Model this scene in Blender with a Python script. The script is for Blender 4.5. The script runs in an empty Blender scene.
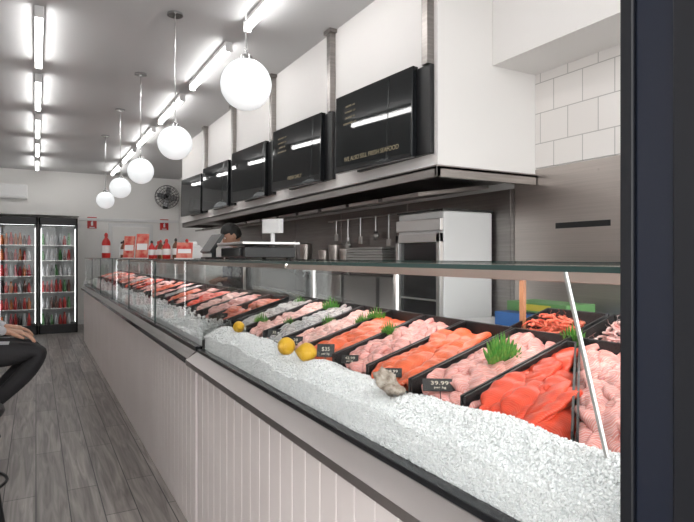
import bpy, math, random
import numpy as np
from mathutils import Vector, Matrix, Euler
random.seed(7); rng=np.random.default_rng(7)
S=bpy.context.scene
S.view_settings.view_transform='Standard'
# ------------------------------------------------------------------ materials
def mat(name,col,rough=.5,metal=0,emis=0,ecol=None,noise=None,bump=None,spec=.5,coat=0,trans=0,sss=0,srad=None):
    m=bpy.data.materials.new(name); m.use_nodes=True
    nt=m.node_tree; b=nt.nodes['Principled BSDF']
    b.inputs['Base Color'].default_value=(*col,1); b.inputs['Roughness'].default_value=rough
    b.inputs['Metallic'].default_value=metal; b.inputs['Specular IOR Level'].default_value=spec
    b.inputs['Coat Weight'].default_value=coat; b.inputs['Transmission Weight'].default_value=trans
    if sss:
        b.inputs['Subsurface Weight'].default_value=sss; b.inputs['Subsurface Scale'].default_value=.02
        if srad: b.inputs['Subsurface Radius'].default_value=srad; b.inputs['Subsurface Scale'].default_value=.006
    if emis:
        b.inputs['Emission Color'].default_value=(*(ecol or col),1); b.inputs['Emission Strength'].default_value=emis
    tc=nt.nodes.new('ShaderNodeTexCoord')
    if noise:   # (scale(vec or f), col2, detail)
        sc,c2=noise[0],noise[1]
        mp=nt.nodes.new('ShaderNodeMapping'); mp.inputs['Scale'].default_value=sc if isinstance(sc,tuple) else (sc,)*3
        n=nt.nodes.new('ShaderNodeTexNoise'); n.inputs['Scale'].default_value=1; n.inputs['Detail'].default_value=5
        mx=nt.nodes.new('ShaderNodeMix'); mx.data_type='RGBA'
        rp=nt.nodes.new('ShaderNodeMapRange'); rp.inputs[1].default_value=.35; rp.inputs[2].default_value=.65
        mx.inputs[6].default_value=(*col,1); mx.inputs[7].default_value=(*c2,1)
        nt.links.new(tc.outputs['Object'],mp.inputs[0]); nt.links.new(mp.outputs[0],n.inputs['Vector'])
        nt.links.new(n.outputs[0],rp.inputs[0]); nt.links.new(rp.outputs[0],mx.inputs[0]); nt.links.new(mx.outputs[2],b.inputs['Base Color'])
    if bump:
        n=nt.nodes.new('ShaderNodeTexNoise'); n.inputs['Scale'].default_value=bump[0]; n.inputs['Detail'].default_value=4
        bp=nt.nodes.new('ShaderNodeBump'); bp.inputs['Strength'].default_value=bump[1]; bp.inputs['Distance'].default_value=.01
        nt.links.new(tc.outputs['Object'],n.inputs['Vector']); nt.links.new(n.outputs[0],bp.inputs['Height']); nt.links.new(bp.outputs[0],b.inputs['Normal'])
    return m
def glassmat(name,tint=(.985,.993,.99),base=.018,gr=.4):
    m=bpy.data.materials.new(name); m.use_nodes=True; nt=m.node_tree; nt.nodes.clear(); N=nt.nodes.new; L=nt.links.new
    o=N('ShaderNodeOutputMaterial'); t=N('ShaderNodeBsdfTransparent'); g=N('ShaderNodeBsdfGlossy')
    t.inputs[0].default_value=(*tint,1); g.inputs['Roughness'].default_value=0
    lw=N('ShaderNodeLayerWeight'); lw.inputs[0].default_value=.5
    p=N('ShaderNodeMath'); p.operation='POWER'; p.inputs[1].default_value=5; k=N('ShaderNodeMath'); k.operation='MULTIPLY_ADD'; k.inputs[1].default_value=gr; k.inputs[2].default_value=base
    mx=N('ShaderNodeMixShader'); L(lw.outputs['Facing'],p.inputs[0]); L(p.outputs[0],k.inputs[0]); L(k.outputs[0],mx.inputs[0]); L(t.outputs[0],mx.inputs[1]); L(g.outputs[0],mx.inputs[2]); L(mx.outputs[0],o.inputs[0])
    return m
def fishmat(name,col,line,scale=9,amt=.6):
    m=mat(name,col,.34,spec=.4,sss=.1); nt=m.node_tree; b=nt.nodes['Principled BSDF']
    uv=nt.nodes.new('ShaderNodeUVMap'); w=nt.nodes.new('ShaderNodeTexWave'); w.inputs['Scale'].default_value=scale; w.inputs['Distortion'].default_value=2.5; w.inputs['Detail'].default_value=2
    w.bands_direction='X'
    rp=nt.nodes.new('ShaderNodeMapRange'); rp.inputs[1].default_value=.72; rp.inputs[2].default_value=.98; rp.inputs[4].default_value=amt
    mx=nt.nodes.new('ShaderNodeMix'); mx.data_type='RGBA'; mx.inputs[6].default_value=(*col,1); mx.inputs[7].default_value=(*line,1)
    tc=nt.nodes.new('ShaderNodeTexCoord'); n=nt.nodes.new('ShaderNodeTexNoise'); n.inputs['Scale'].default_value=30
    r2=nt.nodes.new('ShaderNodeMapRange'); r2.inputs[1].default_value=.3; r2.inputs[2].default_value=.7; r2.inputs[3].default_value=.68; r2.inputs[4].default_value=1.1
    mu=nt.nodes.new('ShaderNodeVectorMath'); mu.operation='SCALE'
    L=nt.links.new
    L(uv.outputs[0],w.inputs[0]); L(w.outputs[1],rp.inputs[0]); L(rp.outputs[0],mx.inputs[0]); L(mx.outputs[2],mu.inputs[0])
    L(tc.outputs['Object'],n.inputs['Vector']); L(n.outputs[0],r2.inputs[0]); L(r2.outputs[0],mu.inputs['Scale']); L(mu.outputs[0],b.inputs['Base Color'])
    return m
WHITE=mat('paint_white',(.79,.77,.755),.6,bump=(60,.02))
WALLB=mat('paint_back',(.84,.83,.81),.6)
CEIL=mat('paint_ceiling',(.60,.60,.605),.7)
BOARD=mat('board_paint',(.84,.775,.755),.42,noise=(3,(.80,.73,.71)))
STEEL=mat('stainless',(.54,.49,.46),.34,1,noise=((2,2,260),(.48,.44,.41)))
STEELD=mat('stainless_dull',(.36,.335,.32),.36,1,noise=((3,3,60),(.29,.27,.26)))
STEELE=mat('stainless_ledge',(.40,.37,.36),.3,.9)
STEELW=mat('stainless_warm',(.46,.38,.33),.4,.35)
STEELL=mat('stainless_light',(.66,.65,.64),.32,.9)
BLACK=mat('black_plastic',(.010,.010,.011),.4)
BLACKG=mat('black_gloss',(.008,.009,.011),.16)
DARKFR=mat('frame_paint_navy',(.004,.005,.008),.35)
DARKFR2=mat('frame_paint_navy2',(.006,.009,.019),.3)
SCREEN=mat('tv_screen',(.014,.016,.017),.025,spec=.42)
GLASS=glassmat('case_glass')
GLASSE=mat('glass_edge_green',(.02,.05,.045),.15)
TUBE=mat('tube_emit',(1,1,1),.5,emis=19,ecol=(1,.985,.965))
HOUS=mat('fitting_white',(.8,.8,.8),.4)
GLOBE=mat('opal_globe',(.88,.9,.91),.25,emis=.5,ecol=(.93,.98,1))
CHROME=mat('chrome',(.5,.5,.5),.2,1)
RED=mat('red_plastic',(.50,.015,.012),.35)
WPLA=mat('white_plastic',(.75,.75,.75),.4)
BLUE=mat('blue_card',(.03,.14,.42),.5)
GREENC=mat('green_card',(.12,.30,.10),.5)
YEL=mat('lemon_peel',(.78,.47,.02),.4,bump=(350,.25),noise=(20,(.72,.40,.02)))
ORANGEP=mat('wood_orange',(.40,.19,.09),.45)
ICE=mat('ice',(.90,.905,.905),.12,spec=.85,noise=(70,(.80,.815,.82)),sss=.3,srad=(1,1,1))
ICEB=mat('ice_bed',(.87,.88,.88),.3,bump=(200,.8),noise=(80,(.78,.79,.80)))
SALM=fishmat('salmon_flesh',(.82,.105,.022),(.92,.42,.26),7,.55)
SALM2=fishmat('salmon_flesh_red',(.80,.055,.018),(.88,.26,.14),7,.5)
PINK=fishmat('pink_fish_flesh',(.78,.29,.25),(.92,.72,.68),6,.8)
PALE=fishmat('pale_fish_flesh',(.80,.50,.45),(.70,.16,.13),4,.65)
GREYF=fishmat('grey_fish_skin',(.36,.34,.34),(.8,.75,.72),3,.8)
PRAWN=mat('prawn_shell',(.72,.07,.03),.3,noise=(60,(.84,.28,.17)))
SQUID=mat('squid_white',(.80,.68,.65),.3,noise=(45,(.72,.25,.22)))
PARS=mat('plastic_grass',(.04,.26,.03),.45,noise=(90,(.15,.32,.05)))
SKIN=mat('skin_tone',(.45,.25,.17),.5,sss=.1)
HAIR=mat('hair_black',(.01,.009,.008),.5,bump=(150,.5))
SHIRTB=mat('shirt_black',(.02,.02,.022),.85)
SHIRTW=mat('shirt_grey_white',(.45,.45,.46),.85,noise=(9,(.34,.34,.37)))
TROU=mat('trousers_black',(.014,.013,.015),.8,bump=(25,.5))
SHOE=mat('shoe_black',(.012,.012,.012),.5)
APRON=mat('apron_navy',(.03,.04,.08),.8)
OYST=mat('oyster_shell_mat',(.20,.15,.11),.6,noise=(60,(.48,.42,.36)),bump=(80,.6))
TEXTM=mat('text_cream',(.65,.6,.5),.6)
TEXTS=mat('screen_text',(.12,.10,.06),.5,emis=.18,ecol=(.8,.65,.4))
# floor
FLOOR=mat('floor_planks',(.3,.3,.3),.38)
nt=FLOOR.node_tree; b=nt.nodes['Principled BSDF']; L=nt.links.new
tc=nt.nodes.new('ShaderNodeTexCoord'); sp=nt.nodes.new('ShaderNodeSeparateXYZ'); cb=nt.nodes.new('ShaderNodeCombineXYZ')
L(tc.outputs['Object'],sp.inputs[0]); L(sp.outputs[1],cb.inputs[0]); L(sp.outputs[0],cb.inputs[1])
br=nt.nodes.new('ShaderNodeTexBrick'); br.inputs['Scale'].default_value=1; br.inputs['Brick Width'].default_value=1.25; br.inputs['Row Height'].default_value=.165
br.inputs['Mortar Size'].default_value=.003; br.inputs['Color1'].default_value=(.20,.18,.168,1); br.inputs['Color2'].default_value=(.33,.30,.283,1); br.inputs['Mortar'].default_value=(.03,.03,.03,1)
br.offset=.37; L(cb.outputs[0],br.inputs[0])
mp=nt.nodes.new('ShaderNodeMapping'); mp.inputs['Scale'].default_value=(26,1.6,1); L(tc.outputs['Object'],mp.inputs[0])
n=nt.nodes.new('ShaderNodeTexNoise'); n.inputs['Scale'].default_value=1; n.inputs['Detail'].default_value=8; n.inputs['Distortion'].default_value=1.2; L(mp.outputs[0],n.inputs['Vector'])
rp=nt.nodes.new('ShaderNodeMapRange'); rp.inputs[1].default_value=.3; rp.inputs[2].default_value=.7; rp.inputs[3].default_value=.5; rp.inputs[4].default_value=1.35; L(n.outputs[0],rp.inputs[0])
mu=nt.nodes.new('ShaderNodeVectorMath'); mu.operation='SCALE'; L(br.outputs[0],mu.inputs[0]); L(rp.outputs[0],mu.inputs['Scale']); L(mu.outputs[0],b.inputs['Base Color'])
# tiles
TILE=mat('wall_tiles',(.8,.8,.8),.22)
nt=TILE.node_tree; b=nt.nodes['Principled BSDF']; L=nt.links.new
tc=nt.nodes.new('ShaderNodeTexCoord'); sp=nt.nodes.new('ShaderNodeSeparateXYZ'); cb=nt.nodes.new('ShaderNodeCombineXYZ')
L(tc.outputs['Object'],sp.inputs[0]); L(sp.outputs[1],cb.inputs[0]); L(sp.outputs[2],cb.inputs[1])
br=nt.nodes.new('ShaderNodeTexBrick'); br.inputs['Scale'].default_value=1; br.inputs['Brick Width'].default_value=.21; br.inputs['Row Height'].default_value=.193
br.inputs['Mortar Size'].default_value=.003; br.inputs['Color1'].default_value=(.82,.79,.765,1); br.inputs['Color2'].default_value=(.79,.76,.735,1); br.inputs['Mortar'].default_value=(.5,.48,.46,1)
L(cb.outputs[0],br.inputs[0]); L(br.outputs[0],b.inputs['Base Color'])
bp=nt.nodes.new('ShaderNodeBump'); bp.inputs['Strength'].default_value=.4; bp.inputs['Distance'].default_value=.004; bp.invert=True; L(br.outputs[1],bp.inputs['Height']); L(bp.outputs[0],b.inputs['Normal'])
# ------------------------------------------------------------------ mesh builder
class MB:
    def __init__(s): s.v=[]; s.f=[]; s.m=[]; s.uv=[]
    def add(s,v,f,mi=0,uv=None,M=None):
        o=len(s.v)
        if M is not None: v=[tuple(M@Vector(p)) for p in v]
        s.v+= [tuple(p) for p in v]; s.f+=[tuple(i+o for i in q) for q in f]; s.m+=[mi]*len(f)
        s.uv+= list(uv) if uv is not None else [(0,0)]*len(v)
    def box(s,x0,x1,y0,y1,z0,z1,mi=0,M=None):
        v=[(x,y,z) for z in(z0,z1) for y in(y0,y1) for x in(x0,x1)]
        s.add(v,[(0,2,3,1),(4,5,7,6),(0,1,5,4),(2,6,7,3),(0,4,6,2),(1,3,7,5)],mi,M=M); return s
    def lathe(s,prof,c=(0,0,0),seg=16,mi=0,M=None):
        v=[];f=[]
        for r,z in prof:
            for k in range(seg):
                a=2*math.pi*k/seg; v.append((c[0]+r*math.cos(a),c[1]+r*math.sin(a),c[2]+z))
        n=len(prof)
        for i in range(n-1):
            for k in range(seg):
                k2=(k+1)%seg; f.append((i*seg+k,i*seg+k2,(i+1)*seg+k2,(i+1)*seg+k))
        f.append(tuple(range(seg))[::-1]); f.append(tuple((n-1)*seg+k for k in range(seg)))
        s.add(v,f,mi,M=M); return s
    def tube(s,pts,rad,seg=8,mi=0,M=None):
        pts=[Vector(p) for p in pts]; n=len(pts)
        if not hasattr(rad,'__len__'): rad=[rad]*n
        v=[];f=[]; up=None
        for i,p in enumerate(pts):
            t=(pts[min(i+1,n-1)]-pts[max(i-1,0)]).normalized()
            if up is None: up=Vector((0,0,1)) if abs(t.z)<.9 else Vector((1,0,0))
            a=t.cross(up).normalized(); bb=a.cross(t).normalized(); up=bb
            for k in range(seg):
                an=2*math.pi*k/seg; v.append(p+(a*math.cos(an)+bb*math.sin(an))*rad[i])
        for i in range(n-1):
            for k in range(seg):
                k2=(k+1)%seg; f.append((i*seg+k,i*seg+k2,(i+1)*seg+k2,(i+1)*seg+k))
        f.append(tuple(range(seg))[::-1]); f.append(tuple((n-1)*seg+k for k in range(seg)))
        s.add(v,f,mi,M=M); return s
    def ell(s,c,r,seg=20,rings=12,mi=0,fn=None,M=None):
        v=[];f=[]
        for i in range(rings+1):
            th=math.pi*i/rings
            for k in range(seg):
                a=2*math.pi*k/seg; p=Vector((math.sin(th)*math.cos(a),math.sin(th)*math.sin(a),math.cos(th)))
                if fn: p=fn(p)
                v.append((c[0]+r[0]*p.x,c[1]+r[1]*p.y,c[2]+r[2]*p.z))
        for i in range(rings):
            for k in range(seg):
                k2=(k+1)%seg; f.append((i*seg+k,(i+1)*seg+k,(i+1)*seg+k2,i*seg+k2))
        s.add(v,f,mi,M=M); return s
    def obj(s,name,mats,smooth=False,bevel=0,auto=True):
        me=bpy.data.meshes.new(name); me.from_pydata([tuple(p) for p in s.v],[],s.f)
        mats=mats if isinstance(mats,(list,tuple)) else [mats]
        for m in mats: me.materials.append(m)
        me.polygons.foreach_set('material_index',s.m)
        uvl=me.uv_layers.new(name='UVMap'); idx=np.zeros(len(me.loops),dtype=np.int32); me.loops.foreach_get('vertex_index',idx)
        uvl.data.foreach_set('uv',np.array(s.uv,dtype=np.float32)[idx].ravel())
        if smooth:
            me.polygons.foreach_set('use_smooth',[True]*len(me.polygons))
            if auto:
                try: me.set_sharp_from_angle(angle=math.radians(45))
                except Exception: pass
        me.update(); o=bpy.data.objects.new(name,me); S.collection.objects.link(o)
        if bevel:
            bv=o.modifiers.new('bevel','BEVEL'); bv.width=bevel; bv.segments=2; bv.limit_method='ANGLE'
        return o
def box(name,x0,x1,y0,y1,z0,z1,m,bevel=0): return MB().box(x0,x1,y0,y1,z0,z1).obj(name,m,bevel=bevel)
def grp(name,parts):
    e=bpy.data.objects.new(name,None); e.empty_display_size=.1; S.collection.objects.link(e)
    for p in parts: p.parent=e
    return e
def text(name,body,size,M,m,ext=.0003):
    c=bpy.data.curves.new(name,'FONT'); c.body=body; c.size=size; c.extrude=ext; c.align_x='CENTER'; c.align_y='CENTER'; c.materials.append(m)
    o=bpy.data.objects.new(name,c); S.collection.objects.link(o); o.matrix_world=M; return o
# ------------------------------------------------------------------ room
CZ=3.15; BY=12.9; RX=2.82; LX=-1.7
box('floor',LX-.1,RX+.1,.3,BY+.1,-.1,0,FLOOR)
box('ground_pavement',-8,9,-9,.3,-.12,-.02,mat('paving',(.45,.44,.43),.8,noise=(3,(.38,.37,.36))))
box('ceiling',LX-.1,RX+.1,.3,BY+.1,CZ,CZ+.1,CEIL)
box('wall_left',LX-.1,LX,.3,BY+.1,0,CZ,WHITE)
box('wall_back',LX,RX,BY,BY+.1,0,CZ,WALLB)
w=MB(); w.box(RX,RX+.1,.3,BY+.1,0,CZ,0); w.box(RX-.012,RX,.4,2.56,1.97,2.575,1); w.obj('wall_right',[WHITE,TILE])
box('wall_soffit',2.44,RX-.001,.4,2.56,2.57,CZ-.001,WHITE)
box('wall_bulkhead',2.02,RX-.001,2.562,9.0,1.93,CZ-.001,WHITE)
# back wall trim & cool room doors
box('trim_back',.72,RX-.01,BY-.03,BY,2.16,2.22,WPLA,.004)
d=MB(); d.box(1.35,2.25,BY-.05,BY,0,2.12,0); d.box(1.42,2.18,BY-.065,BY-.05,.05,2.05,1); d.box(2.1,2.14,BY-.1,BY-.065,.95,1.15,2)
d.obj('door_1',[WPLA,WALLB,STEEL],bevel=.004)
box('baseboard_back',.72,1.34,BY-.02,BY,0,.09,WPLA)
box('wall_fridge_soffit',LX+.001,.74,12.1,BY-.001,2.2,2.42,WALLB)
# shopfront frame (door jamb close to camera) & window
j=MB(); j.box(.607,.70,.408,.425,0,CZ,0); j.box(.612,.70,.362,.408,0,CZ,1); j.box(.607,.70,.27,.362,0,CZ,0); j.box(.70,.815,.30,.38,0,CZ,0)
j.box(-1.05,-.95,.28,.42,0,CZ,0); j.box(-.95,.607,.3,.38,2.5,2.6,0)
j.obj('door_frame',[DARKFR,DARKFR2],bevel=.002)
box('wall_front',LX,-1.05,.3,.38,0,CZ,WHITE)
wf=MB(); wf.box(.82,RX,.3,.38,0,.9,0); wf.box(.82,RX,.3,.38,2.9,CZ,0); wf.box(1.75,1.82,.3,.38,.9,2.9,0)
wg=MB(); wg.box(.82,1.75,.335,.343,.9,2.9,0); wg.box(1.82,RX,.335,.343,.9,2.9,0)
grp('window_1',[wf.obj('window_frame',DARKFR),wg.obj('window_glass',GLASS)])
# ------------------------------------------------------------------ ceiling lights
def fluoro(x,y):
    h=MB(); h.box(x-.03,x+.03,y-.01,y+1.22,CZ-.035,CZ-.001)
    h.box(x-.03,x+.03,y-.02,y,CZ-.085,CZ-.03); h.box(x-.03,x+.03,y+1.2,y+1.22,CZ-.085,CZ-.03)
    t=MB(); t.tube([(x,y,CZ-.062),(x,y+1.2,CZ-.062)],.02,10)
    grp('fluorescent_light',[h.obj('housing',HOUS,bevel=.004),t.obj('tube',TUBE,smooth=True)])
for y in (1.1,2.78,4.45,6.1,7.8,9.45,11.15):
    fluoro(.02,y)
    if y<12: fluoro(1.37,y)
for y in (2.55,4.1,5.6,7.08,8.7):
    c=MB(); c.tube([(.87,y,2.216+.12),(.87,y,CZ-.02)],.004,6)
    c.lathe([(.055,0),(.055,.015),(.03,.022)],(.87,y,CZ-.024),20)
    c.lathe([(.035,0),(.03,.02),(.012,.03),(.008,.06)],(.87,y,2.216+.113),16)
    g=MB(); g.ell((.87,y,2.216),(.12,.12,.12),32,20)
    grp('pendant_light',[c.obj('cord_and_canopy',CHROME,smooth=True),g.obj('globe',GLOBE,smooth=True)])
# ------------------------------------------------------------------ televisions
for i in range(5):
    yc=3.13+1.22*i
    W,H=.84,.54; a=math.radians(5)
    M=Matrix.Translation((1.915,yc,2.265))@Matrix.Rotation(-(math.pi/2-a),4,'Z')@Matrix.Rotation(math.radians(-1.5),4,'X')
    fr=MB(); fr.box(-W/2,W/2,0,.035,-H/2,H/2,M=M)
    fr.box(-.25,.25,.035,.06,-.2,.2,M=M)
    fr.box(-W/2,W/2,-.004,0,-H/2,-H/2+.016,M=M); fr.box(-W/2,W/2,-.004,0,H/2-.01,H/2,M=M)
    fr.box(-W/2,-W/2+.01,-.004,0,-H/2,H/2,M=M); fr.box(W/2-.01,W/2,-.004,0,-H/2,H/2,M=M)
    sc=MB(); sc.box(-W/2+.01,W/2-.01,-.002,.0,-H/2+.016,H/2-.01,M=M)
    hs=MB(); hs.box(1.985,2.018,yc-.54,yc+.3,2.0,2.52); hs.box(1.95,1.985,yc-.1,yc+.1,2.2,2.32)
    po=MB(); po.box(1.97,2.018,yc-.535,yc-.48,2.52,CZ-.002); po.box(1.955,2.018,yc-.56,yc-.455,CZ-.03,CZ-.002)
    parts=[fr.obj('bezel',BLACKG,bevel=.003),sc.obj('screen',SCREEN),hs.obj('wall_mount',BLACK,bevel=.004),po.obj('conduit_pole',STEELD)]
    if i<2:
        R=M@Matrix.Translation((0,-.0035,-.19))@Matrix.Rotation(math.pi/2,4,'X')
        parts.append(text('caption','WE ALSO SELL FRESH SEAFOOD' if i==0 else 'FRESH DAILY',.042,R,TEXTS))
        for r in range(4):
            R=M@Matrix.Translation((-.24,-.0035,.18-.04*r))@Matrix.Rotation(math.pi/2,4,'X')
            parts.append(text('menu_line',random.choice(['BARRAMUNDI  12.9','FLATHEAD  11.5','SNAPPER  14.0','CALAMARI  9.5']),.018,R,TEXTS))
    grp('television',parts)
# ------------------------------------------------------------------ range hood, splashback, kitchen
h=MB()
h.box(2.0,RX-.02,2.545,8.9,1.905,1.93)
h.box(2.0,2.03,2.545,8.9,1.86,1.925); h.box(2.0,RX-.02,2.545,2.57,1.86,1.925); h.box(2.0,RX-.02,8.87,8.9,1.86,1.925)
h2=MB()
for k in range(12):
    y=3.1+k*.48; Mx=Matrix.Translation((2.42,y,1.84))@Matrix.Rotation(math.radians(-8),4,'Y'); h2.box(-.3,.3,-.21,.21,-.012,.012,M=Mx)
grp('range_hood',[h.obj('canopy',STEELD,bevel=.003),h2.obj('filters',STEELD)])
sp_=MB(); sp_.box(RX-.008,RX,2.75,8.9,.9,1.86); 
for k in range(5): sp_.box(RX-.012,RX-.006,2.78+k*1.2,2.80+k*1.2,.9,1.86)
sp_.obj('trim_splashback',STEELD)
pn=MB(); pn.box(RX-.012,RX,.45,2.74,.95,1.96,0); pn.box(RX-.014,RX-.012,2.02,2.40,1.575,1.61,1)
for y in (.5,1.3,2.1,2.7):
    for z in (1.0,1.9): pn.lathe([(.006,0),(.004,.003)],(0,0,0),8,0,M=Matrix.Translation((RX-.012,y,z))@Matrix.Rotation(-math.pi/2,4,'Y'))
pn.obj('steel_wall_panel',[STEEL,BLACK],bevel=.001)
def bench(y0,y1,x0=2.2,z=.9):
    t=MB(); t.box(x0,RX-.02,y0,y1,z-.035,z); t.box(RX-.04,RX-.02,y0,y1,z,z+.08); t.box(x0+.04,RX-.03,y0+.03,y1-.03,.25,.27)
    for y in (y0+.03,y1-.06):
        for x in (x0+.03,RX-.08): t.box(x,x+.035,y,y+.035,0,z-.035)
    t.obj('steel_workbench',STEEL,bevel=.002)
bench(.7,2.88); bench(5.6,8.4)
for k,y in enumerate((3.6,4.26,4.92)):
    fy=MB()
    fy.box(2.15,2.72,y,y+.6,.08,.92); fy.box(2.66,2.74,y,y+.6,.92,1.22); fy.box(2.2,2.6,y+.05,y+.27,.92,.935); fy.box(2.2,2.6,y+.33,y+.55,.92,.935)
    fy.box(2.14,2.15,y+.04,y+.56,.15,.7)
    for dy in (.05,.55): fy.box(2.18,2.22,y+dy-.02,y+dy+.02,0,.08); fy.box(2.6,2.64,y+dy-.02,y+dy+.02,0,.08)
    for dy in (.16,.44): fy.tube([(2.3,y+dy,.96),(2.12,y+dy,1.06),(1.98,y+dy,1.1)],.008,6)
    fy.obj('deep_fryer',STEELL,bevel=.003)
sh=MB(); sh.box(2.35,RX-.02,3.6,6.4,1.36,1.375)
for y in (3.65,5.0,6.35): sh.box(RX-.04,RX-.02,y-.01,y+.01,1.2,1.6); sh.tube([(2.4,y,1.36),(RX-.03,y,1.22)],.008,6)
sh.obj('steel_wall_shelf',STEELL)
st=MB()
for k in range(5): st.box(2.4,2.72,3.75+.01*(k%2),4.35,1.376+k*.022,1.376+k*.022+.016)
st.obj('tray_stack',STEELL,bevel=.003)
ct=MB()
for k,(q,hh) in enumerate(((4.6,.1),(4.82,.14),(5.05,.09),(5.5,.16))):
    ct.lathe([(.06,0),(.07,hh*.8),(.068,hh),(.04,hh+.01)],(2.55,q,1.376),14)
ct.obj('steel_canisters',STEEL,smooth=True)
ul=MB(); ul.tube([(RX-.05,3.6,1.78),(RX-.05,5.4,1.78)],.008,8)
for k,q in enumerate((3.75,3.95,4.2,4.42,4.7,4.95,5.2)):
    l_=.14+.04*(k%3); ul.tube([(RX-.06,q,1.78),(RX-.06,q,1.78-l_)],.006,6)
    if k%2: ul.ell((RX-.06,q,1.78-l_-.04),(.02,.04,.04),12,8)
    else: ul.box(RX-.065,RX-.055,q-.03,q+.03,1.78-l_-.07,1.78-l_)
for q in (3.62,5.38): ul.tube([(RX-.05,q,1.78),(RX-.005,q,1.78)],.008,6)
ul.obj('hanging_utensil_rail',STEELL,smooth=True)
# upright glass door fridge
u=MB(); u.box(2.36,2.79,2.93,3.46,.0,1.71); 
ud=MB(); ud.box(2.335,2.36,2.935,3.455,1.58,1.66,0)
uk=MB(); uk.box(2.33,2.36,2.935,2.975,.08,1.56); uk.box(2.33,2.36,3.415,3.455,.08,1.56); uk.box(2.33,2.36,2.935,3.455,1.50,1.56); uk.box(2.33,2.36,2.935,3.455,.08,.14)
ui=MB(); ui.box(2.355,2.362,2.975,3.415,.14,1.5)
us=MB()
for z in (.5,.8,1.1,1.35): us.box(2.35,2.356,2.98,3.41,z,z+.012)
ut=MB(); ut.box(2.35,2.795,2.925,3.465,1.711,1.722)
grp('upright_fridge',[u.obj('cabinet',WPLA,bevel=.012),ud.obj('header',STEELL,bevel=.003),uk.obj('door_frame_trim',STEELL,bevel=.003),ui.obj('door_glass',BLACKG),us.obj('shelf_edges',STEELL),ut.obj('top_cover',BLACK)])
tr=MB()
for k in range(4): tr.box(2.25,2.7,1.96+.01*k,2.83,.901+k*.026,.901+k*.026+.02)
tr.obj('white_tray_stack',WPLA,bevel=.006)
g1=MB(); g1.box(2.38,2.6,2.2,2.48,1.001,1.08); g1.ell((2.525,2.33,1.082),(.03,.06,.004),12,6); g1.obj('glove_box',BLUE,bevel=.003)
g2=MB(); g2.box(2.42,2.65,2.00,2.42,1.09,1.145,0); g2.box(2.418,2.42,2.1,2.3,1.1,1.135,1); g2.obj('food_wrap_box',[GREENC,mat('yel_card',(.6,.5,.06),.5)],bevel=.003)
g3=MB(); g3.box(2.45,2.7,1.70,1.93,.901,1.0); g3.box(2.44,2.71,1.69,1.94,1.0,1.012); g3.obj('storage_tub',mat('tub_blue',(.10,.2,.4),.4),bevel=.008)
# ------------------------------------------------------------------ display counters
GX=.72; TZ=1.385; LZ=.93
def case(name,y0,y1,posts,joints,endglass,LX_=.66):
    P=[]
    b=MB(); b.box(.715,1.5,y0,y1,0,.87); P.append(b.obj('cabinet_body',WHITE))
    n=MB(); y=y0
    while y<y1-.01:
        e=min(y+.0945,y1); n.box(.70,.716,y,e,.0,.875); y+=.098
    P.append(n.obj('front_boards',BOARD,bevel=.003))
    l=MB(); l.add([(LX_,y0,.893),(LX_,y0,.868),(.72,y0,.865),(.72,y0,LZ-.002),(.70,y0,LZ-.004),
                   (LX_,y1,.893),(LX_,y1,.868),(.72,y1,.865),(.72,y1,LZ-.002),(.70,y1,LZ-.004)],
                  [(0,1,2,3,4),(9,8,7,6,5),(0,5,6,1),(1,6,7,2),(2,7,8,3),(3,8,9,4),(4,9,5,0)])
    P.append(l.obj('steel_ledge',STEELE if LX_<.65 else STEELD))
    k=MB()
    if LX_<.65: k.box(.702,.735,y0,y1,.924,.942)
    else: k.box(.700,.735,y0,y1,.922,.950); k.box(LX_-.004,LX_+.001,y0,y1,.864,.893)
    P.append(k.obj('black_ledge_strip',BLACKG,bevel=.002))
    g=MB(); ys=[y0]+joints+[y1]
    for a,c in zip(ys[:-1],ys[1:]): g.box(GX,GX+.008,a+.0015,c-.0015,.94,TZ-.01)
    if endglass: g.box(GX+.01,1.45,endglass-.004,endglass+.004,.94,TZ-.012)
    P.append(g.obj('front_glass',GLASS))
    t=MB(); t.box(GX-.006,1.36,y0,y1,TZ-.008,TZ); P.append(t.obj('top_glass',GLASS))
    e=MB(); e.box(GX-.009,GX-.006,y0,y1,TZ-.008,TZ+.001); e.box(1.36,1.363,y0,y1,TZ-.008,TZ+.001); 
    for q in joints: e.box(GX-.001,GX+.009,q-.0012,q+.0012,.94,TZ-.01)
    P.append(e.obj('glass_edges',GLASSE))
    r=MB(); r.box(1.185,1.191,y0,y1,TZ-.05,TZ-.0085); r.box(1.191,1.36,y0,y1,TZ-.016,TZ-.0085); r.box(1.30,1.36,y0,y1,TZ-.045,TZ-.012); P.append(r.obj('top_rail',STEELW,bevel=.002))
    po=MB()
    for y in posts: po.box(1.31,1.328,y-.009,y+.009,1.08,TZ-.045)
    P.append(po.obj('rear_posts',STEELL,bevel=.002))
    bd=MB(); bd.add([(.735,y0,.93),(.735,y1,.93),(.86,y1,.99),(.86,y0,.99),(1.28,y0,1.12),(1.28,y1,1.12),(1.5,y0,1.12),(1.5,y1,1.12),(1.5,y0,.87),(1.5,y1,.87)],
       [(0,3,2,1),(3,4,5,2),(4,6,7,5),(6,8,9,7)]); P.append(bd.obj('display_deck',STEELD))
    cl=MB(); cl.box(1.20,1.26,y0+.06,y1-.06,TZ-.03,TZ-.018)
    P.append(cl.obj('case_lamp',LAMP))
    return P
LAMP=mat('case_lamp_emit',(1,1,1),.5,emis=8.5,ecol=(1,.93,.91))
near=case('n',.44,2.80,[1.95,2.75],[],2.79,.645)
sr=MB(); sr.tube([(.82,.585,1.03),(.82,.68,TZ-.012)],.0042,8); near.append(sr.obj('glass_strut',STEELL,smooth=True))
op=MB(); op.box(1.34,1.352,1.27,1.287,1.12,1.34); near.append(op.obj('wood_post',ORANGEP))
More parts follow.
